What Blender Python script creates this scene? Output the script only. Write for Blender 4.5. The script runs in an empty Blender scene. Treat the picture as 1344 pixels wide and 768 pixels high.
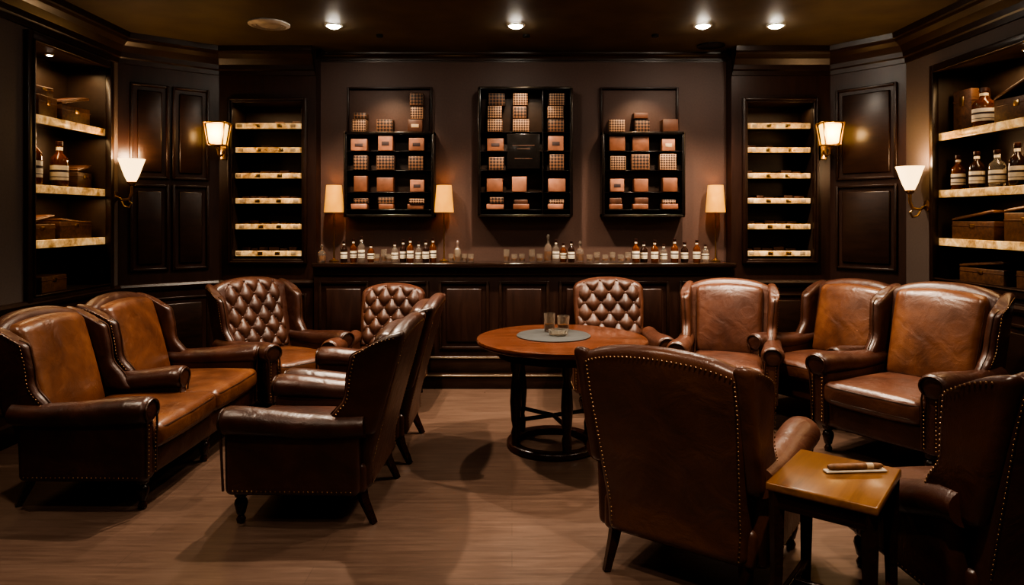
import bpy, math, random
from mathutils import Vector, Matrix
random.seed(7)
S = bpy.context.scene
COL = S.collection

# ------------------------------------------------------------ materials
def new_mat(name):
    m = bpy.data.materials.new(name); m.use_nodes = True
    nt = m.node_tree
    return m, nt, nt.nodes['Principled BSDF']
def N(nt, t, **kw):
    n = nt.nodes.new(t)
    for k, v in kw.items(): setattr(n, k, v)
    return n
def ramp(nt, fac, stops):
    r = N(nt, 'ShaderNodeValToRGB')
    e = r.color_ramp.elements
    while len(e) < len(stops): e.new(0.5)
    for i, (p, c) in enumerate(stops):
        e[i].position = p; e[i].color = (*c, 1)
    nt.links.new(fac, r.inputs['Fac'])
    return r.outputs['Color']
def coords(nt, scale=(1, 1, 1), rot=(0, 0, 0)):
    tc = N(nt, 'ShaderNodeTexCoord'); mp = N(nt, 'ShaderNodeMapping')
    mp.inputs['Scale'].default_value = scale; mp.inputs['Rotation'].default_value = rot
    nt.links.new(tc.outputs['Object'], mp.inputs['Vector'])
    return mp.outputs['Vector']
def noise(nt, vec, scale, detail=4, rough=0.5, dist=0.0):
    n = N(nt, 'ShaderNodeTexNoise')
    n.inputs['Scale'].default_value = scale; n.inputs['Detail'].default_value = detail
    n.inputs['Roughness'].default_value = rough; n.inputs['Distortion'].default_value = dist
    nt.links.new(vec, n.inputs['Vector'])
    return n.outputs['Fac']
def bump(nt, b, h, strength, dist=0.01, prev=None):
    bn = N(nt, 'ShaderNodeBump')
    bn.inputs['Strength'].default_value = strength; bn.inputs['Distance'].default_value = dist
    nt.links.new(h, bn.inputs['Height'])
    if prev: nt.links.new(prev, bn.inputs['Normal'])
    nt.links.new(bn.outputs['Normal'], b.inputs['Normal'])
    return bn.outputs['Normal']

def leather(name, dark, mid, light, rough=0.34, seed=0):
    m, nt, b = new_mat(name)
    v = coords(nt)
    n1 = noise(nt, v, 3.0, 7, 0.6, 0.5)
    c = ramp(nt, n1, [(0.3, dark), (0.5, mid), (0.72, light)])
    nt.links.new(c, b.inputs['Base Color'])
    n2 = noise(nt, v, 11, 3, 0.5, 0.8)
    rr = N(nt, 'ShaderNodeMapRange'); rr.inputs['To Min'].default_value = rough - 0.08; rr.inputs['To Max'].default_value = rough + 0.12
    nt.links.new(n2, rr.inputs['Value']); nt.links.new(rr.outputs['Result'], b.inputs['Roughness'])
    p = bump(nt, b, noise(nt, v, 6, 4, 0.5, 1.0), 0.42, 0.02)
    vo = N(nt, 'ShaderNodeTexVoronoi'); vo.inputs['Scale'].default_value = 170
    nt.links.new(v, vo.inputs['Vector'])
    bump(nt, b, vo.outputs['Distance'], 0.15, 0.002, p)
    b.inputs['Specular IOR Level'].default_value = 0.6
    return m
def wood(name, c1, c2, rough=0.35, scale=(1, 12, 12), coat=0.0):
    m, nt, b = new_mat(name)
    v = coords(nt, scale)
    n1 = noise(nt, v, 3.0, 6, 0.6, 0.6)
    nt.links.new(ramp(nt, n1, [(0.3, c1), (0.7, c2)]), b.inputs['Base Color'])
    b.inputs['Roughness'].default_value = rough
    b.inputs['Coat Weight'].default_value = coat
    b.inputs['Coat Roughness'].default_value = 0.15
    bump(nt, b, n1, 0.08, 0.004)
    return m
def plain(name, col, rough=0.5, metal=0.0, emis=None, estr=0.0, trans=0.0, var=0.12, nscale=20):
    m, nt, b = new_mat(name)
    v = coords(nt)
    n1 = noise(nt, v, nscale, 3)
    d = tuple(max(0, x * (1 - var)) for x in col); l = tuple(min(1, x * (1 + var)) for x in col)
    nt.links.new(ramp(nt, n1, [(0.35, d), (0.65, l)]), b.inputs['Base Color'])
    b.inputs['Roughness'].default_value = rough; b.inputs['Metallic'].default_value = metal
    b.inputs['Transmission Weight'].default_value = trans
    if emis:
        b.inputs['Emission Color'].default_value = (*emis, 1); b.inputs['Emission Strength'].default_value = estr
    return m

L_DARK = leather('leather_oxblood', (0.030, 0.011, 0.007), (0.058, 0.021, 0.013), (0.094, 0.036, 0.021))
L_BROWN = leather('leather_brown', (0.056, 0.021, 0.013), (0.098, 0.038, 0.023), (0.145, 0.060, 0.034))
L_TAN = leather('leather_tan_worn', (0.064, 0.023, 0.012), (0.125, 0.047, 0.022), (0.22, 0.090, 0.038), 0.32)
L_TUFT = leather('leather_tufted', (0.040, 0.015, 0.009), (0.070, 0.027, 0.016), (0.11, 0.045, 0.025), 0.42)
L_PIPE = leather('leather_piping', (0.03, 0.010, 0.006), (0.05, 0.02, 0.01), (0.08, 0.03, 0.018))
NAIL = plain('antique_brass_nail', (0.26, 0.16, 0.09), 0.35, 1.0)
LEGW = wood('leg_mahogany', (0.016, 0.006, 0.004), (0.04, 0.015, 0.009), 0.25)
DARKW = wood('dark_panel_wood', (0.022, 0.009, 0.006), (0.042, 0.018, 0.012), 0.38, (8, 8, 1))
TRIMW = wood('trim_wood', (0.018, 0.008, 0.005), (0.035, 0.016, 0.010), 0.35, (2, 2, 8))
COUNTW = wood('counter_top_wood', (0.014, 0.007, 0.005), (0.034, 0.018, 0.012), 0.12, (1, 12, 12), 0.4)
TABLEW = wood('table_mahogany', (0.080, 0.026, 0.013), (0.17, 0.058, 0.027), 0.2, (1, 9, 9), 0.3)
HONEYW = wood('honey_oak', (0.12, 0.048, 0.014), (0.24, 0.105, 0.032), 0.28, (9, 1, 9), 0.2)
BLACK = plain('black_frame', (0.012, 0.010, 0.009), 0.18)
BRASS = plain('aged_brass', (0.55, 0.36, 0.16), 0.28, 1.0)
WALLP = plain('wall_paint_taupe', (0.095, 0.070, 0.060), 0.6, nscale=60, var=0.06)
WALLC = plain('wall_paint_umber', (0.100, 0.057, 0.045), 0.55, nscale=60, var=0.06)
CEIL = plain('ceiling_paint', (0.085, 0.062, 0.034), 0.62, nscale=3, var=0.2)
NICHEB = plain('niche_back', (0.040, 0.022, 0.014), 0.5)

def shelf_lit(name, e):
    m, nt, b = new_mat(name)
    v = coords(nt, (1, 1, 1))
    n1 = noise(nt, v, 11, 5, 0.65, 0.5)
    c = ramp(nt, n1, [(0.3, (0.22, 0.10, 0.03)), (0.5, (0.64, 0.38, 0.15)), (0.74, (0.98, 0.72, 0.38))])
    nt.links.new(c, b.inputs['Base Color']); nt.links.new(c, b.inputs['Emission Color'])
    b.inputs['Emission Strength'].default_value = e
    b.inputs['Roughness'].default_value = 0.25
    return m
LIT = shelf_lit('lit_shelf_edge', 0.36)
SHELFW = wood('shelf_wood', (0.05, 0.025, 0.014), (0.10, 0.05, 0.026), 0.3)

def floor_mat():
    m, nt, b = new_mat('oak_floor')
    v = coords(nt)
    br = N(nt, 'ShaderNodeTexBrick')
    br.inputs['Scale'].default_value = 1.0
    br.inputs['Mortar Size'].default_value = 0.0016
    br.inputs['Mortar Smooth'].default_value = 0.4
    br.inputs['Brick Width'].default_value = 1.7
    br.inputs['Row Height'].default_value = 0.14
    br.inputs['Color1'].default_value = (0.84, 0.84, 0.84, 1); br.inputs['Color2'].default_value = (1, 1, 1, 1)
    br.inputs['Mortar'].default_value = (0.45, 0.45, 0.45, 1)
    nt.links.new(v, br.inputs['Vector'])
    v2 = coords(nt, (0.7, 9, 1))
    g = noise(nt, v2, 4, 8, 0.65, 0.7)
    c = ramp(nt, g, [(0.25, (0.080, 0.048, 0.035)), (0.5, (0.122, 0.076, 0.056)), (0.75, (0.168, 0.108, 0.080))])
    mx = N(nt, 'ShaderNodeMix', data_type='RGBA', blend_type='MULTIPLY'); mx.inputs['Factor'].default_value = 0.7
    nt.links.new(c, mx.inputs['A']); nt.links.new(br.outputs['Color'], mx.inputs['B'])
    nt.links.new(mx.outputs['Result'], b.inputs['Base Color'])
    rr = N(nt, 'ShaderNodeMapRange'); rr.inputs['To Min'].default_value = 0.24; rr.inputs['To Max'].default_value = 0.38
    nt.links.new(noise(nt, v, 3, 4), rr.inputs['Value']); nt.links.new(rr.outputs['Result'], b.inputs['Roughness'])
    bump(nt, b, g, 0.06, 0.004)
    return m
FLOOR = floor_mat()

def lattice_mat(name, sc, ca, cb):
    m, nt, b = new_mat(name)
    v = coords(nt, (1, 1, 1), (0, math.radians(45), 0))
    ch = N(nt, 'ShaderNodeTexChecker'); ch.inputs['Scale'].default_value = sc
    nt.links.new(v, ch.inputs['Vector'])
    ch.inputs['Color1'].default_value = (*ca, 1); ch.inputs['Color2'].default_value = (*cb, 1)
    nt.links.new(ch.outputs['Color'], b.inputs['Base Color']); b.inputs['Roughness'].default_value = 0.5
    return m
LATT = lattice_mat('patterned_box_paper', 62, (0.38, 0.22, 0.13), (0.03, 0.014, 0.01))
LATT2 = lattice_mat('patterned_box_paper_dark', 48, (0.20, 0.10, 0.055), (0.02, 0.012, 0.01))
PINK = plain('rose_cedar_box', (0.32, 0.145, 0.09), 0.45, var=0.25, nscale=9)
PINK2 = plain('copper_cedar_box', (0.20, 0.082, 0.046), 0.45, var=0.25, nscale=9)
CEDAR = plain('cedar_box_dark', (0.09, 0.038, 0.022), 0.45, var=0.3, nscale=9)
BAND = plain('box_band', (0.5, 0.37, 0.24), 0.5)
LABEL = plain('cream_label', (0.72, 0.64, 0.50), 0.5)
INK = plain('label_ink', (0.05, 0.03, 0.03), 0.6)
AMBER = plain('amber_glass', (0.16, 0.045, 0.012), 0.06, trans=0.35)
DGLASS = plain('dark_glass', (0.03, 0.014, 0.01), 0.06)
CLEAR = plain('clear_glass', (0.85, 0.80, 0.72), 0.03, trans=0.92, var=0.02)
WHISK = plain('whisky', (0.45, 0.17, 0.04), 0.1, trans=0.3)
CAP = plain('bottle_cap', (0.04, 0.015, 0.012), 0.35)
GREYMAT = plain('grey_felt', (0.028, 0.029, 0.029), 0.7)
PAPER = plain('ivory_paper', (0.5, 0.42, 0.33), 0.5)
CIGAR = plain('cigar_wrapper', (0.20, 0.095, 0.045), 0.6, var=0.3, nscale=40)
BOXW = wood('rustic_box_wood', (0.055, 0.023, 0.011), (0.15, 0.068, 0.032), 0.45, (3, 14, 14))
SHADE = plain('lampshade_parchment', (0.5, 0.24, 0.05), 0.7, emis=(1.0, 0.42, 0.06), estr=0.6, var=0.2, nscale=12)
FROST = plain('frosted_glass_lit', (0.8, 0.68, 0.5), 0.4, emis=(1.0, 0.66, 0.30), estr=2.2)
LANT = plain('lantern_glass_lit', (0.8, 0.6, 0.3), 0.4, emis=(1.0, 0.60, 0.16), estr=2.2)
BULB = plain('downlight_lens', (1, 1, 1), 0.3, emis=(1.0, 0.90, 0.75), estr=200)
WHITE = plain('white_metal', (0.5, 0.48, 0.44), 0.4)

# ------------------------------------------------------------ mesh helpers
class MB:
    def __init__(s): s.v = []; s.f = []; s.mi = []; s.mats = []; s.xf = None
    def add(s, part, mat, xf=None):
        vs, fs = part
        if xf is None: xf = s.xf
        elif s.xf is not None: xf = s.xf @ xf
        if mat not in s.mats: s.mats.append(mat)
        k = s.mats.index(mat); o = len(s.v)
        s.v += [tuple(xf @ Vector(p)) if xf is not None else tuple(p) for p in vs]
        for f in fs: s.f.append(tuple(i + o for i in f)); s.mi.append(k)
        return s
    def mesh(s, name, smooth=True):
        me = bpy.data.meshes.new(name); me.from_pydata(s.v, [], s.f)
        for m in s.mats: me.materials.append(m)
        me.polygons.foreach_set('material_index', s.mi)
        import bmesh
        bm = bmesh.new(); bm.from_mesh(me); bmesh.ops.recalc_face_normals(bm, faces=bm.faces); bm.to_mesh(me); bm.free()
        me.polygons.foreach_set('use_smooth', [smooth] * len(me.polygons))
        if smooth:
            try: me.set_sharp_from_angle(angle=math.radians(50))
            except Exception: pass
        me.update()
        return me
    def obj(s, name, parent=None, smooth=True):
        return place(s.mesh(name, smooth), name, parent)
def place(me, name, parent=None, loc=(0, 0, 0), rot=(0, 0, 0), sc=(1, 1, 1)):
    o = bpy.data.objects.new(name, me); COL.objects.link(o)
    o.location = loc; o.rotation_euler = rot; o.scale = sc
    if parent: o.parent = parent
    return o
def empty(name, loc=(0, 0, 0), rz=0, sc=1):
    e = bpy.data.objects.new(name, None); COL.objects.link(e)
    e.location = loc; e.rotation_euler = (0, 0, rz); e.scale = (sc, sc, sc); e.empty_display_size = 0.1
    return e

def axis(h, r, n, k):
    a = [-h + r * i / k for i in range(k)]
    inner = [-(h - r) + 2 * (h - r) * i / n for i in range(n + 1)]
    return a + inner + [-x for x in reversed(a)]
def rbox(c, half, r=0.01, n=(1, 1, 1), k=2, deform=None, puff=0.0, paxis=2):
    r = min(r, min(half) * 0.98)
    A = [axis(half[i], r, n[i], k) for i in range(3)]
    L = [len(a) - 1 for a in A]
    idx = {}; vs = []; fs = []
    def g(i, j, l):
        key = (i, j, l)
        if key in idx: return idx[key]
        p = [A[0][i], A[1][j], A[2][l]]
        q = [max(-(half[t] - r), min(half[t] - r, p[t])) for t in range(3)]
        d = Vector((p[0] - q[0], p[1] - q[1], p[2] - q[2]))
        if d.length > 1e-9: d = d.normalized() * r
        p = [q[t] + d[t] for t in range(3)]
        if puff:
            o = [t for t in range(3) if t != paxis]
            w = (1 - (p[o[0]] / half[o[0]]) ** 2) * (1 - (p[o[1]] / half[o[1]]) ** 2)
            p[paxis] += puff * max(0, w) ** 0.7 * (1 if p[paxis] > 0 else -1)
        p = [p[t] + c[t] for t in range(3)]
        if deform: p = list(deform(*p))
        idx[key] = len(vs); vs.append(p); return idx[key]
    for l in (0, L[2]):
        for i in range(L[0]):
            for j in range(L[1]):
                fs.append((g(i, j, l), g(i + 1, j, l), g(i + 1, j + 1, l), g(i, j + 1, l)))
    for j in (0, L[1]):
        for i in range(L[0]):
            for l in range(L[2]):
                fs.append((g(i, j, l), g(i + 1, j, l), g(i + 1, j, l + 1), g(i, j, l + 1)))
    for i in (0, L[0]):
        for j in range(L[1]):
            for l in range(L[2]):
                fs.append((g(i, j, l), g(i, j + 1, l), g(i, j + 1, l + 1), g(i, j, l + 1)))
    return vs, fs
def bx(x0, x1, y0, y1, z0, z1, r=0.004):
    return rbox(((x0 + x1) / 2, (y0 + y1) / 2, (z0 + z1) / 2), (abs(x1 - x0) / 2, abs(y1 - y0) / 2, abs(z1 - z0) / 2), r, k=1)
def tube(pts, rad, segs=10, sx=1.0, closed=False):
    pts = [Vector(p) for p in pts]; n = len(pts)
    if not isinstance(rad, (list, tuple)): rad = [rad] * n
    vs = []; fs = []; up = None
    for i, p in enumerate(pts):
        a = pts[(i - 1) % n] if (closed or i > 0) else p
        b = pts[(i + 1) % n] if (closed or i < n - 1) else p
        t = (b - a)
        t = t.normalized() if t.length > 1e-9 else Vector((0, 0, 1))
        if up is None: up = Vector((0, 0, 1)) if abs(t.z) < 0.9 else Vector((0, 1, 0))
        s = t.cross(up).normalized(); u = s.cross(t).normalized(); up = u
        for j in range(segs):
            an = 2 * math.pi * j / segs
            vs.append(p + (s * math.cos(an) * sx + u * math.sin(an)) * rad[i])
    for i in range(n if closed else n - 1):
        for j in range(segs):
            i2 = (i + 1) % n
            fs.append((i * segs + j, i * segs + (j + 1) % segs, i2 * segs + (j + 1) % segs, i2 * segs + j))
    if not closed:
        fs.append(tuple(range(segs))); fs.append(tuple((n - 1) * segs + j for j in range(segs)))
    return vs, fs
def lathe(prof, segs=20, c=(0, 0, 0), capped=True):
    vs = []; fs = []
    for r, z in prof:
        for j in range(segs):
            a = 2 * math.pi * j / segs
            vs.append((c[0] + r * math.cos(a), c[1] + r * math.sin(a), c[2] + z))
    for i in range(len(prof) - 1):
        for j in range(segs):
            fs.append((i * segs + j, i * segs + (j + 1) % segs, (i + 1) * segs + (j + 1) % segs, (i + 1) * segs + j))
    if capped:
        fs.append(tuple(range(segs))); fs.append(tuple((len(prof) - 1) * segs + j for j in range(segs)))
    return vs, fs
def dome(p, nrm, r):
    n = Vector(nrm).normalized(); t = n.cross(Vector((0.31, 0.2, 0.9))).normalized(); b = n.cross(t)
    p = Vector(p); vs = []; fs = []
    for k, (rr, h) in enumerate(((1, 0), (0.75, 0.5))):
        for j in range(6):
            a = math.pi * j / 3
            vs.append(p + (t * math.cos(a) + b * math.sin(a)) * r * rr + n * h * r)
    vs.append(p + n * r * 0.75)
    for j in range(6):
        fs.append((j, (j + 1) % 6, 6 + (j + 1) % 6, 6 + j)); fs.append((6 + j, 6 + (j + 1) % 6, 12))
    return vs, fs
def lerp_tab(tab, x):
    if x <= tab[0][0]: return tab[0][1]
    for (a, va), (b, vb) in zip(tab, tab[1:]):
        if x <= b:
            t = (x - a) / (b - a); t = t * t * (3 - 2 * t)
            return va + (vb - va) * t
    return tab[-1][1]
def resample(pts, step):
    pts = [Vector(p) for p in pts]; out = [pts[0]]; acc = 0
    for a, b in zip(pts, pts[1:]):
        L = (b - a).length; d = step - acc
        while d <= L:
            out.append(a.lerp(b, d / L)); d += step
        acc = (acc + L) % step
    return out

# ------------------------------------------------------------ armchairs
def back_y(z): return 0.27 + 0.21 * max(0, (z - 0.3)) / 0.72
WD = [(0.42, 0.30), (0.55, 0.235), (0.66, 0.185), (0.80, 0.205), (0.91, 0.215), (0.98, 0.17), (1.04, 0.10)]
NR = 0.005
chair_cache = {}
def chair_meshes(style, palette):
    key = (style, palette)
    if key in chair_cache: return chair_cache[key]
    frame_m, cush_m, seat_m = {'tan': (L_DARK, L_TAN, L_TAN), 'brown': (L_BROWN, L_BROWN, L_BROWN), 'dark': (L_DARK, L_DARK, L_DARK), 'tuft': (L_BROWN, L_TUFT, L_BROWN),
                               'mix': (L_DARK, L_TAN, L_BROWN), 'redbrown': (L_DARK, L_TUFT, L_TAN)}[palette]
    wings = style != 'club'
    tufted = style in ('club', 'tufted')
    sofa = style == 'sofa'
    sloped = style == 'sloped'
    H = 1.0 if wings else 0.97
    fr = MB(); cu = MB(); lg = MB(); nl = MB(); pp = MB(); bc = MB()
    OFF = 0.39 if sofa else 0.0
    AX = 0.325 + OFF
    aw = 0.335 + OFF
    fr.add(rbox((0, -0.05, 0.24), (aw, 0.345, 0.08), 0.03, (8, 6, 2), 3,
                deform=lambda x, y, z: (x, y - (0.018 * (1 - (x / aw) ** 2) if y < -0.3 else 0), z)), frame_m)
    AZ = 0.525
    arm_list = [(-AX, -1, 1.0), (AX, 1, 1.0)] + ([(0.0, 1, 0.72)] if sofa else [])
    for (ax, s, ly) in arm_list:
        X = Matrix.Translation((ax, 0.26, 0)) @ Matrix.Diagonal((1, ly, 1, 1)) @ Matrix.Translation((0, -0.26, 0))
        for q in (fr, nl, pp): q.xf = X
        def slope(y): return (0.25 * min(1, max(0, (0.24 - y) / 0.62)) ** 1.3) if sloped else 0.0
        def darm(x, y, z, s=s):
            t = (z - 0.17) / 0.35
            return (x + s * 0.012 * t * (ly == 1.0), y, z - slope(y) * max(0, min(1, t)))
        fr.add(rbox((0, -0.075, 0.345), (0.052, 0.345, 0.185), 0.035, (1, 6, 4), 3, deform=darm), frame_m)
        pts = []; rad = []
        ox = 0.02 * s if ly == 1.0 else 0
        for (y, r) in ((-0.432, 0.03), (-0.43, 0.056), (-0.422, 0.067), (-0.405, 0.072), (-0.33, 0.074), (-0.2, 0.071), (-0.05, 0.067), (0.1, 0.064), (0.22, 0.062), (0.3, 0.06)):
            pts.append((ox, y, AZ + 0.015 * math.cos((y + 0.43) * 6) - slope(y))); rad.append(r)
        fr.add(tube(pts, rad, 18, 1.14), frame_m)
        if not sloped:
            za = AZ + 0.015
            arch = [(ox - s * 0.055, -0.424, 0.19), (ox - s * 0.055, -0.428, 0.36), (ox - s * 0.052, -0.432, za - 0.07)]
            for i in range(15):
                a = math.radians(225 - i * 270 / 14)
                arch.append((ox + s * math.cos(a) * 0.064, -0.434, za + math.sin(a) * 0.056))
            arch += [(ox + s * 0.040, -0.430, za - 0.07), (ox + s * 0.032, -0.426, 0.3), (ox + s * 0.03, -0.422, 0.19)]
            pp.add(tube(arch, 0.006, 6), L_PIPE)
            for sx_ in (-0.042, 0.022):
                for p in resample([(ox + s * sx_, -0.428, 0.2), (ox + s * sx_, -0.43, za - 0.07)], 0.022): nl.add(dome(p, (0, -1, 0), NR), NAIL)
        for q in (fr, nl, pp): q.xf = None
    for s in (-1, 1):
        for p in resample([(s * (AX + 0.0535), -0.37, 0.19), (s * (AX + 0.0535), 0.24, 0.19)], 0.024): nl.add(dome(p, (s, 0, 0), NR), NAIL)
    bw = 0.345 if wings else 0.315
    def dback(x, y, z):
        u = x / bw
        s = max(0, (z - 0.17) / (H - 0.17))
        x2 = x * (0.88 + 0.12 * min(1, s * 1.3))
        z2 = z + s ** 3 * (0.035 * math.cos(u * math.pi / 2) - 0.035 * abs(u) ** 4)
        return (x2, y + back_y(z) - 0.035 * u * u * s, z2)
    for off in ((-OFF, OFF) if sofa else (0,)):
        X = Matrix.Translation((off, 0, 0))
        for q in (fr, nl, pp, bc): q.xf = X
        fr.add(rbox((0, 0, (0.17 + H) / 2), (bw, 0.052, (H - 0.17) / 2), 0.045, (12, 1, 12), 3, deform=dback), frame_m)
        rear = []
        for i in range(30): rear.append((-bw * 0.9, 0.053, 0.2 + (H - 0.24) * i / 29))
        for i in range(1, 24): rear.append((-bw * 0.9 + 2 * bw * 0.9 * i / 24, 0.053, H - 0.04))
        for i in range(30): rear.append((bw * 0.9, 0.053, H - 0.04 - (H - 0.24) * i / 29))
        rp = [dback(*p) for p in rear]
        for p in resample(rp, 0.019): nl.add(dome((p[0], p[1] - 0.001, p[2]), (0, 1, -0.25), NR), NAIL)
        if wings:
            for s in (-1, 1):
                def dw(x, y, z, s=s):
                    f = (0.12 - y) / 0.24
                    d = lerp_tab(WD, z)
                    hz = max(0, (z - 0.55) / 0.45)
                    zz = z - max(0, (z - 0.86)) * 0.55 * f * f
                    return (s * (0.335 + (0.0 if sofa else 0.035) * f * hz) + x, back_y(z) + 0.03 - f * (d + 0.03), zz)
                fr.add(rbox((0, 0, 0.735), (0.037, 0.12, 0.265), 0.034, (1, 7, 14), 3, deform=dw), frame_m)
                edge = [dw(s * 0.039, -0.095, 0.53 + 0.43 * i / 20) for i in range(21)] + [dw(s * 0.039, -0.095 + 0.18 * i / 6, 0.972) for i in range(1, 7)]
                for p in resample(edge, 0.02): nl.add(dome(p, (s, -0.1, 0), NR), NAIL)
                pe = [dw(0, -0.121, 0.52 + 0.44 * i / 20) for i in range(21)]
                pp.add(tube(pe, 0.0055, 6), L_PIPE)
        if tufted:
            hw = 0.292 if not wings else 0.275
            zc_ = (0.43 + H) / 2; hh = (H - 0.43) / 2
            NU, NV = 84, 84
            def surf(u, v):
                x = u * hw; z = zc_ + v * hh
                a = math.pi * (u * 2 + v * 1.6); b = math.pi * (u * 2 - v * 1.6)
                h = (abs(math.sin(a)) * abs(math.sin(b))) ** 0.5
                e = max(0, (1 - u ** 8)) ** 0.5 * max(0, (1 - v ** 8)) ** 0.5
                zz = z + (max(0, v) ** 3) * (0.03 * math.cos(u * math.pi / 2) - 0.02 * u ** 4)
                return (x, back_y(z) - 0.03 - e * (0.045 + 0.036 * h), zz)
            vs = [surf(-1 + 2 * i / NU, -1 + 2 * j / NV) for j in range(NV + 1) for i in range(NU + 1)]
            fs = [(j * (NU + 1) + i, j * (NU + 1) + i + 1, (j + 1) * (NU + 1) + i + 1, (j + 1) * (NU + 1) + i) for j in range(NV) for i in range(NU)]
            bc.add((vs, fs), cush_m)
            for m in range(-4, 5):
                for n in range(-4, 5):
                    u = (m + n) / 4.0; v = (m - n) / 3.2
                    if abs(u) < 0.95 and abs(v) < 0.95:
                        p = surf(u, v); bc.add(dome((p[0], p[1] - 0.002, p[2]), (0, -1, 0.2), 0.012), frame_m)
        else:
            def dc(x, y, z):
                u = x / 0.27; s = max(0, (z - 0.5) / 0.5)
                return (x * (0.95 + 0.05 * s), y + back_y(z) - 0.08, z + s ** 3 * 0.03 * math.cos(u * math.pi / 2))
            bc.add(rbox((0, 0, 0.695), (0.277, 0.055, 0.275), 0.045, (9, 1, 10), 3, deform=dc, puff=0.03, paxis=1), cush_m)
            loop = []
            for i in range(40):
                a = 2 * math.pi * i / 40
                cx_, sz_ = math.cos(a), math.sin(a)
                q = 0.18
                XX = math.copysign(abs(cx_) ** q, cx_) * 0.272; Z = 0.695 + math.copysign(abs(sz_) ** q, sz_) * 0.268
                loop.append(dc(XX, -0.028, Z))
            pp.add(tube(loop, 0.005, 6, closed=True), L_PIPE)
        for q in (fr, nl, pp, bc): q.xf = None
        chw = 0.345 if sofa else 0.272
        cx0 = math.copysign(0.335, off) if sofa else 0
        cdrop = 0.06 if sloped else 0
        def ds(x, y, z):
            lx = x - cx0
            f = 1 if (y > -0.33 or sofa) else 1 + 0.10 * min(1, (-0.33 - y) / 0.05)
            w = (lx / chw)
            return (cx0 + lx * f, y - 0.014 * (1 - w * w) * (y < -0.3), z - 0.012 * (y + 0.1) - cdrop)
        cu.add(rbox((cx0, -0.105, 0.375), (chw, 0.34, 0.066), 0.045, (8, 10, 1), 3, deform=ds, puff=0.025), seat_m)
        for zz in (0.34, 0.418):
            loop = []
            for i in range(44):
                a = 2 * math.pi * i / 44; q = 0.15
                XX = cx0 + math.copysign(abs(math.cos(a)) ** q, math.cos(a)) * (chw - 0.006); Y = -0.105 + math.copysign(abs(math.sin(a)) ** q, math.sin(a)) * 0.335
                loop.append(ds(XX, Y, zz))
            pp.add(tube(loop, 0.0055, 6, closed=True), L_PIPE)
    prof = [(0.012, 0.0), (0.02, 0.004), (0.024, 0.02), (0.017, 0.034), (0.014, 0.04), (0.022, 0.05), (0.028, 0.075), (0.034, 0.1), (0.030, 0.118), (0.018, 0.13), (0.03, 0.138), (0.034, 0.148), (0.034, 0.2)]
    for s in ((-1, 0, 1) if sofa else (-1, 1)):
        lx = s * (0.305 + OFF)
        lg.add(lathe(prof, 16, (lx, -0.36, 0)), LEGW)
        lg.add(tube([(lx * 0.93, 0.25, 0.22), (lx * 0.95, 0.275, 0.12), (lx * 0.97, 0.33, 0.0)], [0.034, 0.028, 0.02], 4), LEGW)
    res = [('upholstered_frame', fr.mesh('chair_frame')), ('back_cushion', bc.mesh('chair_back_cushion')),
           ('seat_cushion', cu.mesh('chair_seat_cushion')), ('legs', lg.mesh('chair_legs')),
           ('nailhead_trim', nl.mesh('chair_nailheads')), ('piping', pp.mesh('chair_piping'))]
    chair_cache[key] = res
    return res
def chair(name, x, y, d, style='wing', palette='dark', sc=1.0, sx=1.0):
    e = empty(name, (x, y, 0), math.atan2(d[0], -d[1]))
    e.scale = (sc * sx, sc, sc)
    for n, me in chair_meshes(style, palette): place(me, n, e)
    return e
W = 'wingback_armchair'
chair('wingback_sofa', -2.24, 4.22, (1, -0.01), 'sofa', 'tan', 0.96, 1.03)
chair(W, -0.98, 3.66, (-1, 0.03), 'wing', 'dark', 0.95, 1.04)
chair(W, -0.94, 4.47, (-1, 0.0), 'wing', 'dark', 0.965, 1.03)
chair(W, -1.84, 5.43, (0.8, -0.6), 'tufted', 'redbrown', 0.97)
chair('tufted_armchair', -1.06, 5.58, (-0.08, -1), 'club', 'tuft', 0.92, 0.95)
chair('tufted_armchair', 0.84, 5.6, (0, -1), 'club', 'tuft', 0.97)
chair(W, 0.82, 3.00, (0.58, 0.81), 'wing', 'brown', 0.97)
chair(W, 1.84, 2.60, (-0.07, 1), 'sloped', 'dark', 1.02)
chair(W, 2.51, 4.33, (-0.85, -0.53), 'wing', 'mix', 1.03)
chair(W, 1.66, 5.30, (-0.35, -0.93), 'wing', 'brown', 0.96)
chair(W, 2.42, 5.29, (-0.85, -0.53), 'wing', 'mix', 0.97)

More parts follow.
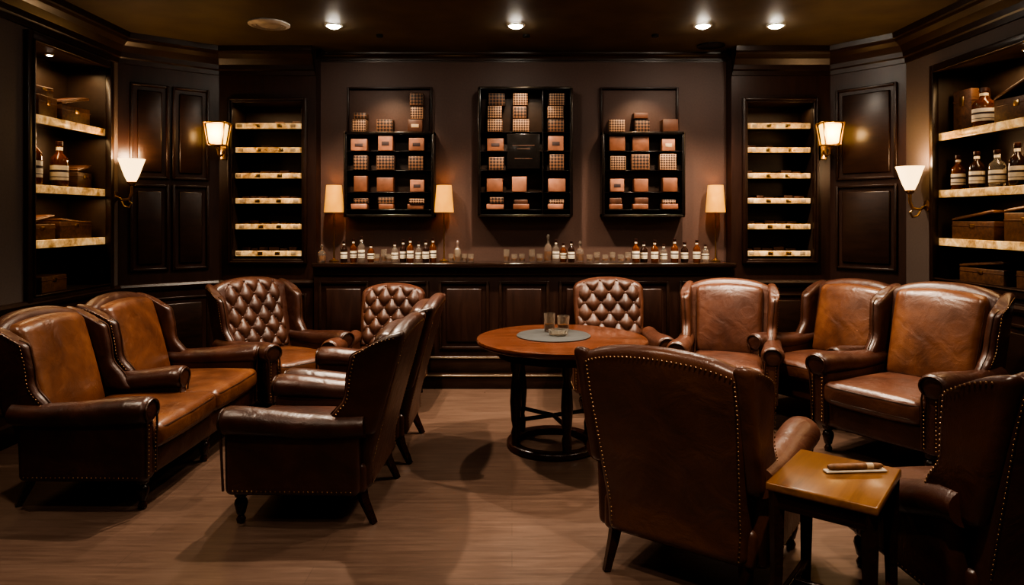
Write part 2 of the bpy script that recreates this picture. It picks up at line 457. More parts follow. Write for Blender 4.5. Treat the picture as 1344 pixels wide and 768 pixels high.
# ------------------------------------------------------------ room shell
ZC = 3.03
P = [(-3.3, -1.5), (-3.3, 5.74), (-2.67, 6.25), (-1.785, 6.25), (-1.785, 6.4), (2.0, 6.4), (2.0, 6.25), (2.9, 6.25), (3.3, 5.74), (3.3, -1.5)]
def wall(name, A, B, mat, hole=None, depth=0.32, backmat=NICHEB):
    A = Vector(A); B = Vector(B); L = (B - A).length; t = (B - A) / L; n = Vector((t.y, -t.x))
    mb = MB()
    def q(s0, s1, z0, z1, off=0):
        a = A + t * s0 - n * off; b = A + t * s1 - n * off
        return [(a.x, a.y, z0), (b.x, b.y, z0), (b.x, b.y, z1), (a.x, a.y, z1)], [(0, 1, 2, 3)]
    if not hole: mb.add(q(0, L, 0, ZC), mat)
    else:
        s0, s1, z0, z1 = hole
        for a in (q(0, s0, 0, ZC), q(s1, L, 0, ZC), q(s0, s1, 0, z0), q(s0, s1, z1, ZC)): mb.add(a, mat)
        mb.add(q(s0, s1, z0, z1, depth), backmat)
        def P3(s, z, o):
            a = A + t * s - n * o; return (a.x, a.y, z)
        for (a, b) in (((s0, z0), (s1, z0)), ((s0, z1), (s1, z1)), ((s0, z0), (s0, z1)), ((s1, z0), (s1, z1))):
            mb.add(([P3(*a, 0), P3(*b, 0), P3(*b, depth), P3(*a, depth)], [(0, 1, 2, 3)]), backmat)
    return mb.obj(name, smooth=False)
wall('wall_left', P[0], P[1], WALLP, (1.5 + 4.68, 1.5 + 5.58, 0.95, 2.72))
wall('wall_left_diagonal', P[1], P[2], DARKW)
wall('wall_left_bay', P[2], P[3], DARKW, (0.13, 0.76, 1.12, 2.54), 0.3)
wall('wall_left_return', P[3], P[4], DARKW)
wall('wall_back', P[4], P[5], WALLC)
wall('wall_right_return', P[5], P[6], DARKW)
wall('wall_right_bay', P[6], P[7], DARKW, (0.14, 0.74, 1.12, 2.54), 0.3)
wall('wall_right_diagonal', P[7], P[8], DARKW)
wall('wall_right', P[8], P[9], WALLP, (0.42, 1.85, 1.02, 2.63))
wall('wall_front', P[9], P[0], WALLP)
MB().add(([(-3.8, -1.6, 0), (3.8, -1.6, 0), (3.8, 6.8, 0), (-3.8, 6.8, 0)], [(0, 1, 2, 3)]), FLOOR).obj('floor', smooth=False)
MB().add(([(-3.8, -1.6, ZC), (3.8, -1.6, ZC), (3.8, 6.8, ZC), (-3.8, 6.8, ZC)], [(0, 3, 2, 1)]), CEIL).obj('ceiling', smooth=False)

def sweep(name, path, prof, mat, parent=None):
    path = [Vector(p) for p in path]; rows = []
    for i, p in enumerate(path):
        ns = []
        if i > 0: t = (path[i] - path[i - 1]).normalized(); ns.append(Vector((t.y, -t.x)))
        if i < len(path) - 1: t = (path[i + 1] - path[i]).normalized(); ns.append(Vector((t.y, -t.x)))
        if len(ns) == 2:
            m = (ns[0] + ns[1]); m = m / max(0.3, m.length_squared / 2)
        else: m = ns[0]
        rows.append([(p.x + m.x * o, p.y + m.y * o, z) for o, z in prof])
    k = len(prof); vs = [v for r in rows for v in r]
    fs = [(i * k + j, (i + 1) * k + j, (i + 1) * k + j + 1, i * k + j + 1) for i in range(len(path) - 1) for j in range(k - 1)]
    fs += [tuple(range(k)), tuple((len(path) - 1) * k + j for j in range(k))]
    return MB().add((vs, fs), mat).obj(name, parent, smooth=False)
crown = [(0, ZC - 0.24), (0.015, ZC - 0.24), (0.018, ZC - 0.20), (0.035, ZC - 0.19), (0.04, ZC - 0.15), (0.07, ZC - 0.10), (0.11, ZC - 0.07), (0.12, ZC - 0.05), (0.14, ZC - 0.045), (0.145, ZC - 0.001)]
sweep('trim_1', P[0:4], crown, TRIMW)
sweep('trim_2', P[3:7], [(o * .35, ZC - (ZC - z) * 0.35) for o, z in crown], TRIMW)
sweep('trim_3', P[6:10], crown, TRIMW)
rail = [(0.0, 0.86), (0.02, 0.865), (0.035, 0.885), (0.04, 0.905), (0.03, 0.925), (0, 0.93)]
base = [(0, 0.002), (0.022, 0.002), (0.022, 0.13), (0.012, 0.15), (0, 0.155)]
wains = [(0, 0.003), (0.012, 0.003), (0.012, 0.88), (0, 0.88)]
for nm, pr in (('wainscot', wains), ('chair_rail', rail), ('baseboard', base)):
    sweep(('trim_%s_left' % nm) if nm != 'baseboard' else 'baseboard_left', P[0:4], pr, DARKW if nm == 'wainscot' else TRIMW)
    sweep(('trim_%s_right' % nm) if nm != 'baseboard' else 'baseboard_right', P[6:10], pr, DARKW if nm == 'wainscot' else TRIMW)

def wallpt(A, B):
    A = Vector(A); B = Vector(B); t = (B - A).normalized(); n = Vector((t.y, -t.x))
    M = Matrix(((t.x, -n.x, 0, A.x), (t.y, -n.y, 0, A.y), (0, 0, 1, 0), (0, 0, 0, 1)))
    return M
def frame_part(s0, s1, z0, z1, w=0.05, d=0.03, off=0.0):
    out = []
    out.append(bx(s0 - w, s0, -d + off, 0.002 + off, z0 - w, z1 + w)); out.append(bx(s1, s1 + w, -d + off, 0.002 + off, z0 - w, z1 + w))
    out.append(bx(s0, s1, -d + off, 0.002 + off, z0 - w, z0)); out.append(bx(s0, s1, -d + off, 0.002 + off, z1, z1 + w))
    return out
tn = [10]
def panels(A, B, rects, mat=TRIMW, name='trim'):
    M = wallpt(A, B); mb = MB()
    for (s0, s1, z0, z1) in rects:
        for q in frame_part(s0, s1, z0, z1, 0.022, 0.022): mb.add(q, mat, M)
        mb.add(rbox(((s0 + s1) / 2, -0.006, (z0 + z1) / 2), ((s1 - s0) / 2 - 0.035, 0.012, (z1 - z0) / 2 - 0.035), 0.01, k=1), mat, M)
    tn[0] += 1
    return mb.obj('%s_%d' % (name, tn[0]))
Lr = (Vector(P[8]) - Vector(P[7])).length
panels(P[1], P[2], [(0.11, 0.37, 1.85, 2.62), (0.44, 0.70, 1.85, 2.62), (0.11, 0.37, 1.06, 1.76), (0.44, 0.70, 1.06, 1.76), (0.11, 0.70, 0.24, 0.78)])
panels(P[7], P[8], [(0.08, Lr - 0.09, 1.85, 2.62), (0.08, Lr - 0.09, 1.06, 1.76), (0.08, Lr - 0.09, 0.24, 0.78)])
panels(P[2], P[3], [(0.10, 0.78, 0.24, 0.78)])
panels(P[6], P[7], [(0.10, 0.78, 0.24, 0.78)])
for A, B, s in ((P[0], P[1], 1), (P[8], P[9], -1)):
    r = []
    for i in range(8):
        a = 0.1 + i * 0.89; r.append((a, a + 0.78, 0.24, 0.78))
    panels(A, B, r)

# ------------------------------------------------------------ bottles etc
def bottle_part(mb, M, h=0.26, r=0.038, glass=AMBER, cap=CAP, ink=True, label=LABEL):
    seg = 16
    prof = [(r * 0.9, 0), (r, 0.008), (r, h * 0.58), (r * 0.92, h * 0.64), (r * 0.45, h * 0.73), (r * 0.36, h * 0.78), (r * 0.36, h * 0.9), (r * 0.42, h * 0.905), (r * 0.42, h * 0.92)]
    mb.add(lathe(prof, seg), glass, M)
    mb.add(lathe([(r * 0.40, h * 0.90), (r * 0.43, h * 0.905), (r * 0.43, h * 0.995), (r * 0.36, h)], 12), cap, M)
    mb.add(lathe([(r * 1.015, h * 0.16), (r * 1.02, h * 0.165), (r * 1.02, h * 0.47), (r * 1.015, h * 0.475)], seg, capped=False), label, M)
    if ink:
        mb.add(lathe([(r * 1.03, h * 0.33), (r * 1.03, h * 0.38)], seg, capped=False), INK, M)
        mb.add(lathe([(r * 1.03, h * 0.22), (r * 1.03, h * 0.235)], seg, capped=False), INK, M)
    mb.add(lathe([(r * 0.38, h * 0.80), (r * 0.38, h * 0.87)], 12, capped=False), label, M)
def T(x, y, z, rz=0, s=1): return Matrix.Translation((x, y, z)) @ Matrix.Rotation(rz, 4, 'Z') @ Matrix.Scale(s, 4)
def decanter_part(mb, M, h=0.22, r=0.045):
    mb.add(lathe([(r * .9, 0), (r, .01), (r, h * .5), (r * .8, h * .6), (r * .3, h * .68), (r * .28, h * .8), (r * .42, h * .83)], 12), CLEAR, M)
    mb.add(lathe([(r * .86, 0.012), (r * .92, .02), (r * .92, h * .38)], 12), WHISK, M)
    mb.add(lathe([(r * .2, h * .82), (r * .4, h * .88), (r * .4, h * .95), (r * .15, h)], 8), CLEAR, M)
def tumbler_part(mb, M, h=0.085, r=0.036, fill=True):
    mb.add(lathe([(r * .85, 0), (r * .9, .004), (r, h), (r * .93, h), (r * .85, 0.012)], 14), CLEAR, M)
    if fill: mb.add(lathe([(r * .84, 0.013), (r * .88, h * .45)], 14), WHISK, M)

# ------------------------------------------------------------ back bays with shelves
def bay(A, B, s0, s1):
    M = wallpt(A, B); e = empty('built_in_shelf')
    mb = MB()
    for q in frame_part(s0, s1, 1.12, 2.54, 0.045, 0.03): mb.add(q, TRIMW, M)
    for q in frame_part(s0 - 0.02, s1 + 0.02, 1.10, 2.56, 0.02, 0.045): mb.add(q, TRIMW, M)
    mb.obj('frame', e)
    sh = MB(); lt = MB(); bxs = MB()
    for i, z in enumerate((2.33, 2.11, 1.875, 1.645, 1.41, 1.165)):
        sh.add(bx(s0 + 0.003, s1 - 0.003, 0.03, 0.295, z - 0.012, z + 0.005), SHELFW, M)
        lt.add(bx(s0 + 0.012, s1 - 0.012, 0.01, 0.034, z - 0.022, z + 0.028, 0.006), LIT, M)
        for u in (0.08, 0.36, 0.66, 0.9):
            xx = s0 + 0.012 + u * (s1 - s0 - 0.024) + random.uniform(-0.02, 0.02)
            lt.add(bx(xx - 0.022, xx + 0.022, 0.006, 0.012, z - 0.012, z + 0.018, 0.002), BAND if u in (0.08, 0.9) else BRASS, M)
        x = s0 + 0.03
        while x < s1 - 0.1:
            w = random.uniform(0.07, 0.11)
            bxs.add(bx(x, x + w - 0.008, 0.12, 0.27, z + 0.005, z + random.uniform(0.035, 0.06)), CEDAR, M)
            x += w
    sh.obj('shelves', e); lt.obj('lit_edges', e); bxs.obj('cigar_boxes', e)
bay(P[2], P[3], 0.13, 0.76)
bay(P[6], P[7], 0.14, 0.74)

# ------------------------------------------------------------ side alcoves
def alcove(A, B, s0, s1, z0, z1, shelves):
    M = wallpt(A, B); e = empty('display_alcove')
    mb = MB()
    for q in frame_part(s0, s1, z0, z1, 0.05, 0.035): mb.add(q, TRIMW, M)
    for q in frame_part(s0 + 0.012, s1 - 0.012, z0 + 0.012, z1 - 0.012, 0.012, 0.045): mb.add(q, TRIMW, M)
    mb.obj('frame', e)
    sh = MB(); lt = MB()
    for z in shelves:
        sh.add(bx(s0 + 0.003, s1 - 0.003, 0.035, 0.315, z - 0.02, z), SHELFW, M)
        lt.add(bx(s0 + 0.004, s1 - 0.004, 0.006, 0.034, z - 0.05, z + 0.008, 0.004), LIT, M)
    sh.obj('shelves', e); lt.obj('lit_edges', e)
    pk = MB()
    for s in ((s0 + s1) / 2,):
        pk.add(lathe([(0.03, -0.001), (0.03, -0.008), (0.02, -0.012)], 14), WHITE, M @ T(s, 0.16, z1)); pk.add(lathe([(0.001, -0.014), (0.018, -0.0125)], 12), BULB, M @ T(s, 0.16, z1))
    pk.obj('puck_lights', e)
    return M, e
def openbox(mb, M, s, y, z, w, d, h, rz=0.0, lid=None, mat=BOXW):
    X = M @ T(s, y, z, rz)
    mb.add(bx(-w / 2, w / 2, -d / 2, d / 2, 0, h, 0.006), mat, X)
    mb.add(bx(-w / 2 - 0.003, w / 2 + 0.003, -d / 2 - 0.003, d / 2 + 0.003, h * 0.72, h * 0.76, 0.001), CEDAR, X)
    mb.add(bx(-0.02, 0.02, -d / 2 - 0.005, -d / 2, h * 0.62, h * 0.84, 0.001), BRASS, X)
    if lid is not None:
        L = X @ Matrix.Translation((-w / 2, 0, h)) @ Matrix.Rotation(lid, 4, 'Y')
        mb.add(bx(0, w, -d / 2, d / 2, 0.001, 0.018, 0.004), mat, L)
        mb.add(bx(0.02, w - 0.02, -d / 2 + 0.01, d / 2 - 0.01, 0.018, 0.024, 0.002), CEDAR, L)
M, e = alcove(P[0], P[1], 6.18, 7.08, 0.95, 2.72, (2.21, 1.72, 1.33))
g = empty('whisky_bottles'); mb = MB()
bottle_part(mb, M @ T(6.36, 0.10, 1.72), 0.38, 0.062, AMBER); bottle_part(mb, M @ T(6.65, 0.10, 1.72), 0.35, 0.06, AMBER)
bottle_part(mb, M @ T(6.29, 0.10, 2.21), 0.40, 0.045, AMBER, ink=False, label=CEDAR)
mb.obj('bottles', g)
g = empty('wooden_cigar_boxes'); mb = MB()
openbox(mb, M, 6.49, 0.17, 2.21, 0.24, 0.18, 0.17, 0.1); openbox(mb, M, 6.50, 0.17, 2.38, 0.16, 0.14, 0.07, -0.15)
openbox(mb, M, 6.80, 0.16, 2.21, 0.30, 0.2, 0.14, -0.08, -0.25)
openbox(mb, M, 6.90, 0.16, 1.72, 0.24, 0.18, 0.13, 0.15, -0.2)
openbox(mb, M, 6.40, 0.16, 1.33, 0.32, 0.2, 0.12, 0.08, -0.15); openbox(mb, M, 6.80, 0.16, 1.33, 0.34, 0.2, 0.14, -0.08, 0.1)
openbox(mb, M, 6.55, 0.17, 0.95, 0.3, 0.2, 0.12, 0.05)
mb.obj('boxes', g)
M, e = alcove(P[8], P[9], 0.42, 1.85, 1.02, 2.63, (2.14, 1.70, 1.33))
g = empty('whisky_bottles'); mb = MB()
for i, (s, h, r, gl) in enumerate(((0.53, 0.27, 0.048, AMBER), (0.74, 0.28, 0.05, DGLASS), (0.95, 0.27, 0.052, CLEAR), (1.14, 0.3, 0.05, DGLASS), (1.34, 0.3, 0.05, DGLASS), (1.54, 0.3, 0.05, AMBER))):
    bottle_part(mb, M @ T(s, 0.09, 1.70), h, r, gl)
bottle_part(mb, M @ T(0.80, 0.10, 2.14), 0.29, 0.075, AMBER)
bottle_part(mb, M @ T(1.62, 0.10, 2.14), 0.28, 0.05, DGLASS)
mb.obj('bottles', g)
g = empty('wooden_cigar_boxes'); mb = MB()
openbox(mb, M, 0.55, 0.18, 2.14, 0.18, 0.16, 0.32, 0.1); openbox(mb, M, 1.15, 0.17, 2.14, 0.38, 0.2, 0.17, 0.1, -0.35)
openbox(mb, M, 0.72, 0.17, 1.33, 0.40, 0.22, 0.14, 0.1, -0.15); openbox(mb, M, 1.25, 0.17, 1.33, 0.42, 0.22, 0.20, -0.08, -0.1)
openbox(mb, M, 0.80, 0.17, 1.02, 0.42, 0.2, 0.11, 0.08, -0.1); openbox(mb, M, 1.35, 0.17, 1.02, 0.42, 0.2, 0.12, -0.08)
mb.obj('boxes', g)

# ------------------------------------------------------------ counter
e = empty('bar_counter')
x0, x1 = -1.78, 1.995
mb = MB()
mb.add(bx(x0, x1, 6.16, 6.395, 0.0, 1.05), DARKW)
mb.add(bx(x0, x1, 6.12, 6.17, 0.0, 0.15), TRIMW)
mb.add(bx(x0, x1, 6.14, 6.17, 0.98, 1.05), TRIMW)
mb.obj('cabinet', e)
MB().add(rbox(((x0 + x1) / 2, 6.24, 1.07), ((x1 - x0) / 2, 0.155, 0.022), 0.012, k=2), COUNTW).obj('countertop', e)
mb = MB(); nW = 7; w = (x1 - x0) / nW
for i in range(nW):
    a = x0 + i * w
    for q in frame_part(a + 0.07, a + w - 0.07, 0.34, 0.90, 0.025, 0.02): mb.add(q, TRIMW, Matrix.Translation((0, 6.16, 0)))
    mb.add(rbox((a + w / 2, 6.155, 0.62), (w / 2 - 0.11, 0.014, 0.24), 0.012, k=1), DARKW)
mb.obj('door_panels', e)
STEEL = plain('worn_nosing', (0.45, 0.36, 0.27), 0.25, 0.8)
mb = MB()
mb.add(bx(x0, x1, 5.98, 6.13, 0.0, 0.12, 0.01), TRIMW)
mb.add(bx(x0, x1, 5.972, 5.99, 0.108, 0.124, 0.003), STEEL)
mb.add(bx(x0, x1, 6.07, 6.16, 0.12, 0.26, 0.01), TRIMW)
mb.add(bx(x0, x1, 6.062, 6.08, 0.248, 0.264, 0.003), STEEL)
mb.obj('foot_step', e)

zc = 1.093
def group(name, items):
    g = empty(name); mb = MB()
    for it in items:
        k, x, y, h, r, gl = it
        if k == 'b': bottle_part(mb, T(x, y, zc), h, r, gl)
        elif k == 'd': decanter_part(mb, T(x, y, zc), h, r)
        else: tumbler_part(mb, T(x, y, zc), h, r)
    mb.obj('vessels', g)
b = []
for i, (x, h) in enumerate(((-1.53, 0.19), (-1.45, 0.21), (-1.37, 0.23), (-1.29, 0.16))):
    b.append(('b', x, 6.24 + 0.03 * (i % 2), h, 0.031, (DGLASS, AMBER, CLEAR, AMBER)[i]))
for i, x in enumerate((-1.06, -0.99, -0.92, -0.85, -0.78, -0.72)):
    b.append(('b', x, 6.20 + 0.04 * (i % 2), 0.18 + 0.02 * (i % 3), 0.03, (CLEAR, DGLASS, AMBER)[i % 3]))
group('spirit_bottles', b)
group('whisky_glasses', [('t', x, 6.18 + 0.03 * (i % 2), 0.075 + 0.04 * (i % 3 == 1), 0.028, None) for i, x in enumerate((-1.22, -1.16, -1.11, -0.55, -0.49, -0.43, -0.37, -0.05, 0.02, 0.09, 0.18, 0.25))])
group('crystal_decanters', [('d', -1.72, 6.20, 0.16, 0.035, None), ('d', -0.5, 6.3, 0.19, 0.034, None), ('d', 0.33, 6.26, 0.25, 0.036, None), ('d', 0.62, 6.25, 0.19, 0.035, None)])
group('spirit_bottles', [('b', x, 6.24 + 0.03 * (i % 2), (0.2, 0.17, 0.19)[i % 3], 0.03, (CLEAR, AMBER, DGLASS)[i % 3]) for i, x in enumerate((0.40, 0.47, 0.54))] +
      [('b', x, 6.20 + 0.04 * (i % 2), (0.21, 0.18, 0.2, 0.16)[i % 4], 0.033, (AMBER, DGLASS, AMBER, CLEAR)[i % 4]) for i, x in enumerate((1.12, 1.20, 1.29, 1.38, 1.47, 1.57, 1.67, 1.76))])
group('whisky_glasses', [('t', x, 6.18 + 0.03 * (i % 2), 0.07 + 0.02 * (i % 2), 0.028, None) for i, x in enumerate((0.70, 0.77, 0.84, 0.91, 0.98, 1.05))])

def light(kind, loc, energy, col, parent=None, size=0.05, rot=(0, 0, 0), spot=None, blend=0.6, name=None):
    l = bpy.data.lights.new(name or 'light', kind); l.energy = energy; l.color = col
    if kind in ('POINT', 'SPOT'): l.shadow_soft_size = size
    if kind == 'AREA': l.size = size
    if kind == 'SPOT': l.spot_size = math.radians(spot); l.spot_blend = blend
    o = bpy.data.objects.new(name or 'light', l); COL.objects.link(o); o.location = loc; o.rotation_euler = rot
    if parent: o.parent = parent
    return o
plain_bulb = plain('warm_bulb', (1, 0.9, 0.7), 0.3, emis=(1, 0.7, 0.35), estr=6)
def lamp(x, y=6.33):
    e = empty('table_lamp', (x, y, zc))
    mb = MB()
    mb.add(lathe([(0.045, 0), (0.045, 0.008), (0.03, 0.014), (0.01, 0.025), (0.006, 0.05), (0.006, 0.46), (0.009, 0.47), (0.009, 0.5)], 16), BRASS)
    mb.obj('stand', e)
    MB().add(lathe([(0.088, 0.45), (0.090, 0.455), (0.07, 0.70), (0.068, 0.70), (0.086, 0.452)], 24, capped=False), SHADE).obj('shade', e)
    MB().add(lathe([(0.01, 0.49), (0.024, 0.52), (0.026, 0.55), (0.012, 0.58)], 12), plain_bulb).obj('bulb', e)
    light('POINT', (0, 0, 0.61), 2.0, (1.0, 0.60, 0.25), e, size=0.03)
for x in (-1.635, -0.625, 1.87): lamp(x, 6.30)

# ------------------------------------------------------------ cigar box displays
DBRONZE = plain('dark_bronze_bead', (0.14, 0.10, 0.07), 0.3, 1.0)
def display(name, cols, X0, X1, full, seed):
    rn = random.Random(seed)
    e = empty(name); Y0, Y1 = 6.25, 6.398
    z0, zt = 1.50, 2.28
    ztop = 2.69
    fr = MB(); w = 0.028
    top = ztop if full else zt
    fr.add(bx(X0, X0 + w, Y0, Y1, z0, top), BLACK); fr.add(bx(X1 - w, X1, Y0, Y1, z0, top), BLACK)
    fr.add(bx(X0, X1, Y0, Y1, z0, z0 + w), BLACK); fr.add(bx(X0, X1, Y0, Y1, top - w, top), BLACK)
    for q in ((X0 + 0.006, X0 + 0.011, z0, top), (X1 - 0.011, X1 - 0.006, z0, top)): fr.add(bx(q[0], q[1], Y0 - 0.003, Y0 + 0.002, q[2], q[3], 0.001), DBRONZE)
    for q in (z0 + 0.006, top - 0.011): fr.add(bx(X0, X1, Y0 - 0.003, Y0 + 0.002, q, q + 0.005, 0.001), DBRONZE)
    if full:
        xm = (cols[1] + cols[2]) / 2 + 0.04
        fr.add(bx(xm - 0.006, xm + 0.006, Y0 + 0.01, Y1, z0, top), BLACK)
    for z in (2.28, 2.105, 1.93, 1.73, 1.57):
        if z < top - 0.01 or full: fr.add(bx(X0 + 0.01, X1 - 0.01, Y0 + 0.03, Y1, z - 0.006, z), BLACK)
    if not full:
        a, b = X0 + 0.02, X1 - 0.05
        for q in frame_part(a, b, zt, ztop, 0.018, 0.03): fr.add(q, TRIMW, Matrix.Translation((0, 6.4, 0)))
    fr.obj('frame', e)
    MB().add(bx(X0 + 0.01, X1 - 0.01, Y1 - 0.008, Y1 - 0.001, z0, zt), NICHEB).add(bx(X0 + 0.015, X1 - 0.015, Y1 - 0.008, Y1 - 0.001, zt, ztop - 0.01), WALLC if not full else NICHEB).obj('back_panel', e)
    bm = MB()
    for ci, cx in enumerate(cols):
        hs = [0.18, 0.16, 0.37] if not full else [0.37, 0.36, 0.38]
        if cx > 0.8: hs = [0.16, 0.18, 0.16]
        h = hs[ci]; wv = 0.068 + 0.006 * (ci % 2)
        if full: wv = 0.072
        def stack(z, h, mat, wv):
            ox = rn.uniform(-0.012, 0.012); oy = rn.uniform(0, 0.025); wv *= rn.uniform(0.88, 1.1)
            bm.add(bx(cx + ox - wv, cx + ox + wv, Y0 + 0.01 + oy, Y1 - 0.015, z + 0.001, z + h, 0.005), mat)
            if mat in (PINK, PINK2, CEDAR) and h > 0.06 and rn.random() < 0.5:
                bm.add(bx(cx + ox - wv * 0.5, cx + ox + wv * 0.5, Y0 + 0.008 + oy, Y0 + 0.014 + oy, z + h * 0.35, z + h * 0.62, 0.001), BAND if rn.random() < 0.4 else INK)
        k = 0; zz = 2.28
        while h > 0.05:
            hh = min(h, 0.12); stack(zz, hh - 0.004, (LATT, LATT2, CEDAR)[(k + ci) % 3] if not full else (LATT, LATT, LATT2)[(k + ci) % 3], wv - 0.004 * (k % 2)); zz += hh; h -= hh; k += 1
        if full and ci == 1: pass
        else:
            stack(2.105, 0.11 + rn.uniform(0, 0.03), rn.choice((PINK, PINK, PINK2)), wv)
            stack(1.93, 0.12 + rn.uniform(0, 0.03), rn.choice((LATT, LATT2, LATT2)), wv + 0.004)
        stack(1.73, 0.11 + rn.uniform(0, 0.04), rn.choice((PINK, PINK2)), wv)
        stack(1.57, 0.05, rn.choice((PINK, PINK2)), wv); stack(1.622, 0.035 + rn.uniform(0, 0.03), rn.choice((CEDAR, LATT, LATT2)), wv - 0.004)
    bm.obj('cigar_boxes', e)
    if full:
        sg = MB(); sg.add(bx(-0.045, 0.255, Y0 - 0.004, Y0 + 0.006, 1.94, 2.26), BLACK)
        for z, a in ((2.15, 0.1), (2.12, 0.06), (2.03, 0.08)):
            sg.add(bx(0.105 - a, 0.105 + a, Y0 - 0.006, Y0 - 0.003, z, z + 0.006, 0.001), CEDAR)
        sg.obj('sign_plate', e)
display('cigar_box_display', (-1.394, -1.166, -0.882), -1.535, -0.71, False, 3)
display('cigar_box_display', (-0.149, 0.078, 0.405), -0.313, 0.555, True, 4)
display('cigar_box_display', (0.96, 1.188, 1.437), 0.82, 1.58, False, 5)

# ------------------------------------------------------------ sconces
def cup_sconce(x, y, z, s):
    e = empty('wall_sconce', (x, y, z))
    mb = MB()
    mb.add(lathe([(0.045, 0), (0.045, 0.012), (0.02, 0.02)], 16), BRASS, Matrix.Translation((-s * 0.145, 0, -0.12)) @ Matrix.Rotation(s * math.pi / 2, 4, 'Y'))
    mb.add(tube([(-s * 0.13, 0, -0.12), (-s * 0.08, 0, -0.15), (-s * 0.02, 0, -0.14), (0, 0, -0.09), (0, 0, -0.02)], 0.012, 8), BRASS)
    mb.add(tube([(-s * 0.10, 0, -0.13), (-s * 0.06, 0, -0.20), (-s * 0.02, 0, -0.21), (0.0, 0, -0.17), (-s * 0.02, 0, -0.16)], 0.008, 8), BRASS)
    mb.add(lathe([(0.012, -0.03), (0.03, -0.015), (0.036, 0.0), (0.03, 0.008)], 16), BRASS)
    mb.obj('bracket', e)
    MB().add(lathe([(0.034, 0.005), (0.055, 0.05), (0.072, 0.10), (0.092, 0.16), (0.103, 0.19), (0.098, 0.188), (0.066, 0.10), (0.03, 0.012)], 28, capped=False), FROST).obj('glass_shade', e)
    light('POINT', (0, 0, 0.22), 8, (1.0, 0.68, 0.40), e, size=0.05)
cup_sconce(-3.145, 5.67, 1.79, 1)
cup_sconce(3.145, 5.42, 1.71, -1)
def lantern(x, y, z, rz):
    e = empty('wall_lantern', (x, y, z), rz)
    mb = MB()
    mb.add(rbox((0, 0.135, -0.03), (0.03, 0.012, 0.09), 0.006, k=1), BRASS)
    mb.add(tube([(0, 0.13, -0.04), (0, 0.08, -0.09), (0, 0.02, -0.08), (0, 0, -0.02)], 0.01, 8), BRASS)
    mb.add(rbox((0, 0, 0.0), (0.06, 0.055, 0.008), 0.004, k=1), BRASS)
    mb.add(rbox((0, 0, 0.197), (0.094, 0.078, 0.008), 0.004, k=1), BRASS)
    for a in (-1, 1):
        for b_ in (-1, 1):
            mb.add(tube([(a * 0.066, b_ * 0.058, 0), (a * 0.093, b_ * 0.077, 0.197)], 0.007, 6), BRASS)
    mb.add(lathe([(0.012, -0.035), (0.02, -0.02), (0.01, -0.005)], 10), BRASS)
    mb.obj('lantern_frame', e)
    MB().add(rbox((0, 0, 0.1), (0.06, 0.055, 0.088), 0.012, (1, 1, 4), 2, deform=lambda x, y, z: (x * (0.92 + 2.2 * z), y * (0.9 + 1.5 * z), z)), LANT).obj('glass', e)
    light('POINT', (0, -0.13, 0.1), 3.5, (1.0, 0.60, 0.25), e, size=0.06)
lantern(-2.62, 6.10, 2.14, 0)
lantern(2.83, 6.10, 2.14, 0)

# ------------------------------------------------------------ ceiling fixtures
def downlight(x, y, energy, spot=110, tilt=(0, 0, 0)):
    e = empty('recessed_downlight', (x, y, ZC))
    MB().add(lathe([(0.07, -0.001), (0.072, -0.008), (0.056, -0.012), (0.052, -0.004)], 24, capped=False), WHITE).obj('trim_ring', e)
    MB().add(lathe([(0.001, -0.03), (0.02, -0.028), (0.04, -0.02), (0.052, -0.006)], 20), BULB).obj('lens', e)
    light('SPOT', (0, 0, -0.045), energy, (1.0, 0.82, 0.63), e, size=0.035, spot=spot, blend=0.7, rot=tilt)
for x, en in ((-1.42, 140), (0.03, 140), (1.52, 140), (2.10, 110)): downlight(x, 5.46, en)
for x, y, en in ((-1.1, 4.5, 220), (1.25, 4.45, 200), (-2.6, 3.0, 85), (-0.9, 1.9, 60), (0.9, 1.3, 170), (2.6, 3.1, 95)): downlight(x, y, en, 105)  # out of view: rear pair set from floor shadows, nearer ones added for fill
e = empty('ceiling_vent', (-1.92, 5.42, ZC)); mb = MB()
mb.add(lathe([(0.16, -0.001), (0.16, -0.012), (0.13, -0.022), (0.125, -0.008), (0.10, -0.018), (0.095, -0.008), (0.07, -0.022), (0.04, -0.018), (0.001, -0.02)], 32), WHITE); mb.obj('grille', e)
e = empty('ceiling_speaker', (1.77, 6.1, ZC)); mb = MB(); mb.add(lathe([(0.12, -0.001), (0.12, -0.012), (0.10, -0.016), (0.001, -0.013)], 28), BLACK); mb.obj('grille', e)
for x in (-1.11, 0.12, 1.2):  # small ceiling spots added to brighten the wall displays
    e = empty('added_display_spot', (x, 5.75, ZC)); MB().add(lathe([(0.03, -0.001), (0.03, -0.02), (0.02, -0.022)], 14), BLACK).obj('housing', e)
    light('SPOT', (0, 0, -0.04), 50, (1.0, 0.74, 0.50), e, size=0.03, spot=62, blend=0.8, rot=(math.radians(30), 0, 0))
for (x, y, z, en) in ((-3.42, 5.1, 2.66, 3.5), (-3.37, 5.1, 2.14, 2.5), (-3.37, 5.1, 1.65, 2), (3.42, 4.7, 2.58, 3.5), (3.37, 4.6, 2.07, 2.5), (3.37, 4.6, 1.63, 2)):
    l = light('AREA', (x, y, z), en, (1.0, 0.66, 0.34), None, size=0.5); l.data.shape = 'RECTANGLE'; l.data.size = 0.06; l.data.size_y = 0.8; l.name = 'shelf_strip_light'
for (x, z) in ((-2.225, 2.5), (2.44, 2.5)):
    l = light('AREA', (x, 6.33, z), 1.2, (1.0, 0.70, 0.4), None, size=0.4); l.name = 'shelf_strip_light'; l.data.shape = 'RECTANGLE'; l.data.size = 0.5; l.data.size_y = 0.05

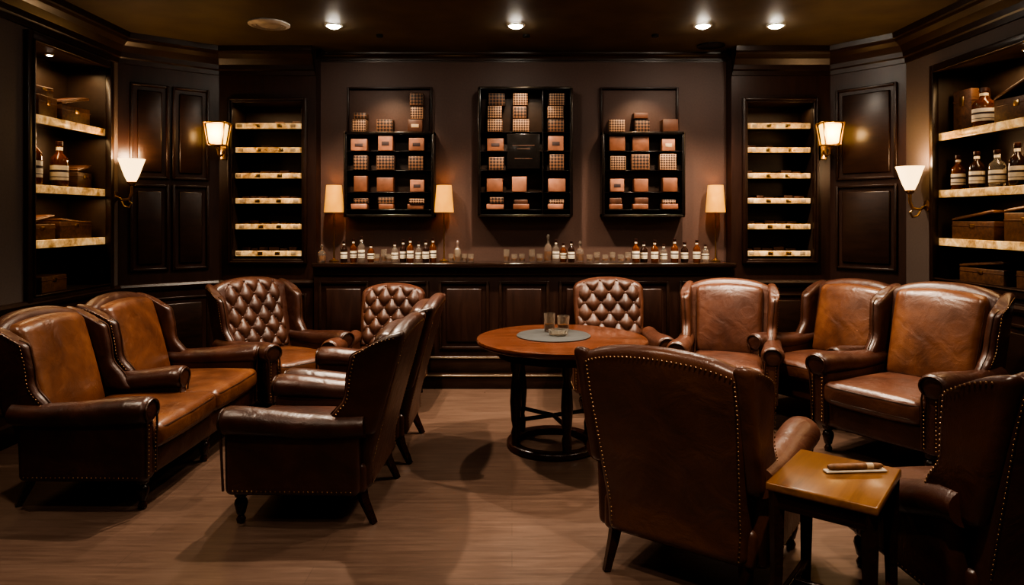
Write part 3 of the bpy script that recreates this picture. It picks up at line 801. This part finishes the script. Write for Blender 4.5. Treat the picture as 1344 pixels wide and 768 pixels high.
# ------------------------------------------------------------ round table
e = empty('round_table', (0.32, 4.42, 0))
MB().add(lathe([(0.001, 0.685), (0.52, 0.685), (0.545, 0.695), (0.55, 0.71), (0.545, 0.722), (0.52, 0.728), (0.001, 0.728)], 64), TABLEW).obj('top', e)
MB().add(lathe([(0.40, 0.62), (0.42, 0.62), (0.42, 0.686), (0.40, 0.686)], 48), LEGW).obj('apron', e)
mb = MB()
for i, a in enumerate((25, 140, 205, 285)):
    x, y = -0.05 + 0.27 * math.cos(math.radians(a)), 0.08 + 0.27 * math.sin(math.radians(a))
    mb.add(lathe([(0.026, 0.03), (0.032, 0.12), (0.022, 0.16), (0.030, 0.2), (0.038, 0.32), (0.032, 0.42), (0.023, 0.5), (0.034, 0.53), (0.036, 0.70)], 16, (x, y, 0)), LEGW)
    mb.add(tube([(-0.05, 0.08, 0.20), (x, y, 0.20)], 0.014, 8), LEGW)
mb.add(lathe([(0.29, 0.0), (0.305, 0.008), (0.305, 0.035), (0.295, 0.045), (0.25, 0.048), (0.235, 0.04), (0.235, 0.0)], 40, (-0.05, 0.08, 0), capped=False), LEGW)
mb.obj('pedestal', e)
MB().add(lathe([(0.001, 0.0), (0.235, 0.0), (0.24, 0.004), (0.235, 0.008), (0.001, 0.008)], 40), GREYMAT).obj('felt_placemat').location = (0.27, 4.46, 0.7285)
g = empty('whisky_glasses', (0.25, 4.58, 0.737)); mb = MB()
tumbler_part(mb, T(0.0, 0, 0), 0.12, 0.038); tumbler_part(mb, T(0.095, 0.03, 0), 0.10, 0.042)
mb.obj('tumblers', g)
MB().add(lathe([(0.05, 0), (0.06, 0.004), (0.065, 0.035), (0.055, 0.036), (0.045, 0.012), (0.001, 0.01)], 18), CLEAR).obj('glass_ashtray').location = (0.30, 4.44, 0.737)

# side table
e = empty('side_table', (1.14, 2.42, 0), math.radians(-38))
MB().add(rbox((0, 0, 0.575), (0.175, 0.215, 0.015), 0.008, k=2), HONEYW).obj('top', e)
mb = MB()
mb.add(bx(-0.16, 0.16, -0.2, 0.2, 0.50, 0.561), LEGW)
for a in (-1, 1):
    for b_ in (-1, 1):
        mb.add(tube([(a * 0.145, b_ * 0.185, 0.56), (a * 0.145, b_ * 0.185, 0.3), (a * 0.15, b_ * 0.19, 0.0)], [0.028, 0.022, 0.016], 4), LEGW)
mb.add(bx(-0.14, 0.14, -0.012, 0.012, 0.16, 0.185), LEGW)
for a in (-1, 1): mb.add(bx(a * 0.145 - 0.012, a * 0.145 + 0.012, -0.18, 0.18, 0.16, 0.185), LEGW)
mb.obj('base', e)
e = empty('cigar_tray', (1.225, 2.45, 0.5905), math.radians(4))
MB().add(rbox((0, 0, 0.004), (0.112, 0.016, 0.004), 0.004, k=2), PAPER).obj('tray', e)
MB().add(tube([(-0.10, 0, 0.019), (-0.095, 0, 0.019), (-0.08, 0, 0.019), (0.08, 0.0, 0.019), (0.098, 0, 0.019), (0.104, 0, 0.019)], [0.006, 0.009, 0.011, 0.011, 0.008, 0.004], 12), CIGAR).add(tube([(0.04, 0, 0.019), (0.065, 0, 0.019)], 0.0115, 12), BAND).obj('cigar', e)

# ------------------------------------------------------------ world & camera
w = bpy.data.worlds.new('world'); S.world = w; w.use_nodes = True
w.node_tree.nodes['Background'].inputs['Color'].default_value = (0.02, 0.015, 0.01, 1)
w.node_tree.nodes['Background'].inputs['Strength'].default_value = 0.3
cam = bpy.data.cameras.new('camera'); co = bpy.data.objects.new('camera', cam); COL.objects.link(co)
co.location = (0, 0, 1.5); co.rotation_euler = (math.radians(90), 0, 0)
cam.sensor_width = 36; cam.lens = 900 / 1344 * 36; cam.shift_y = -99 / 1344; cam.clip_start = 0.05
S.camera = co
try:
    S.view_settings.view_transform = 'AgX'; S.view_settings.look = 'AgX - High Contrast'
except Exception as ex: print(ex)
S.view_settings.exposure = 0.3
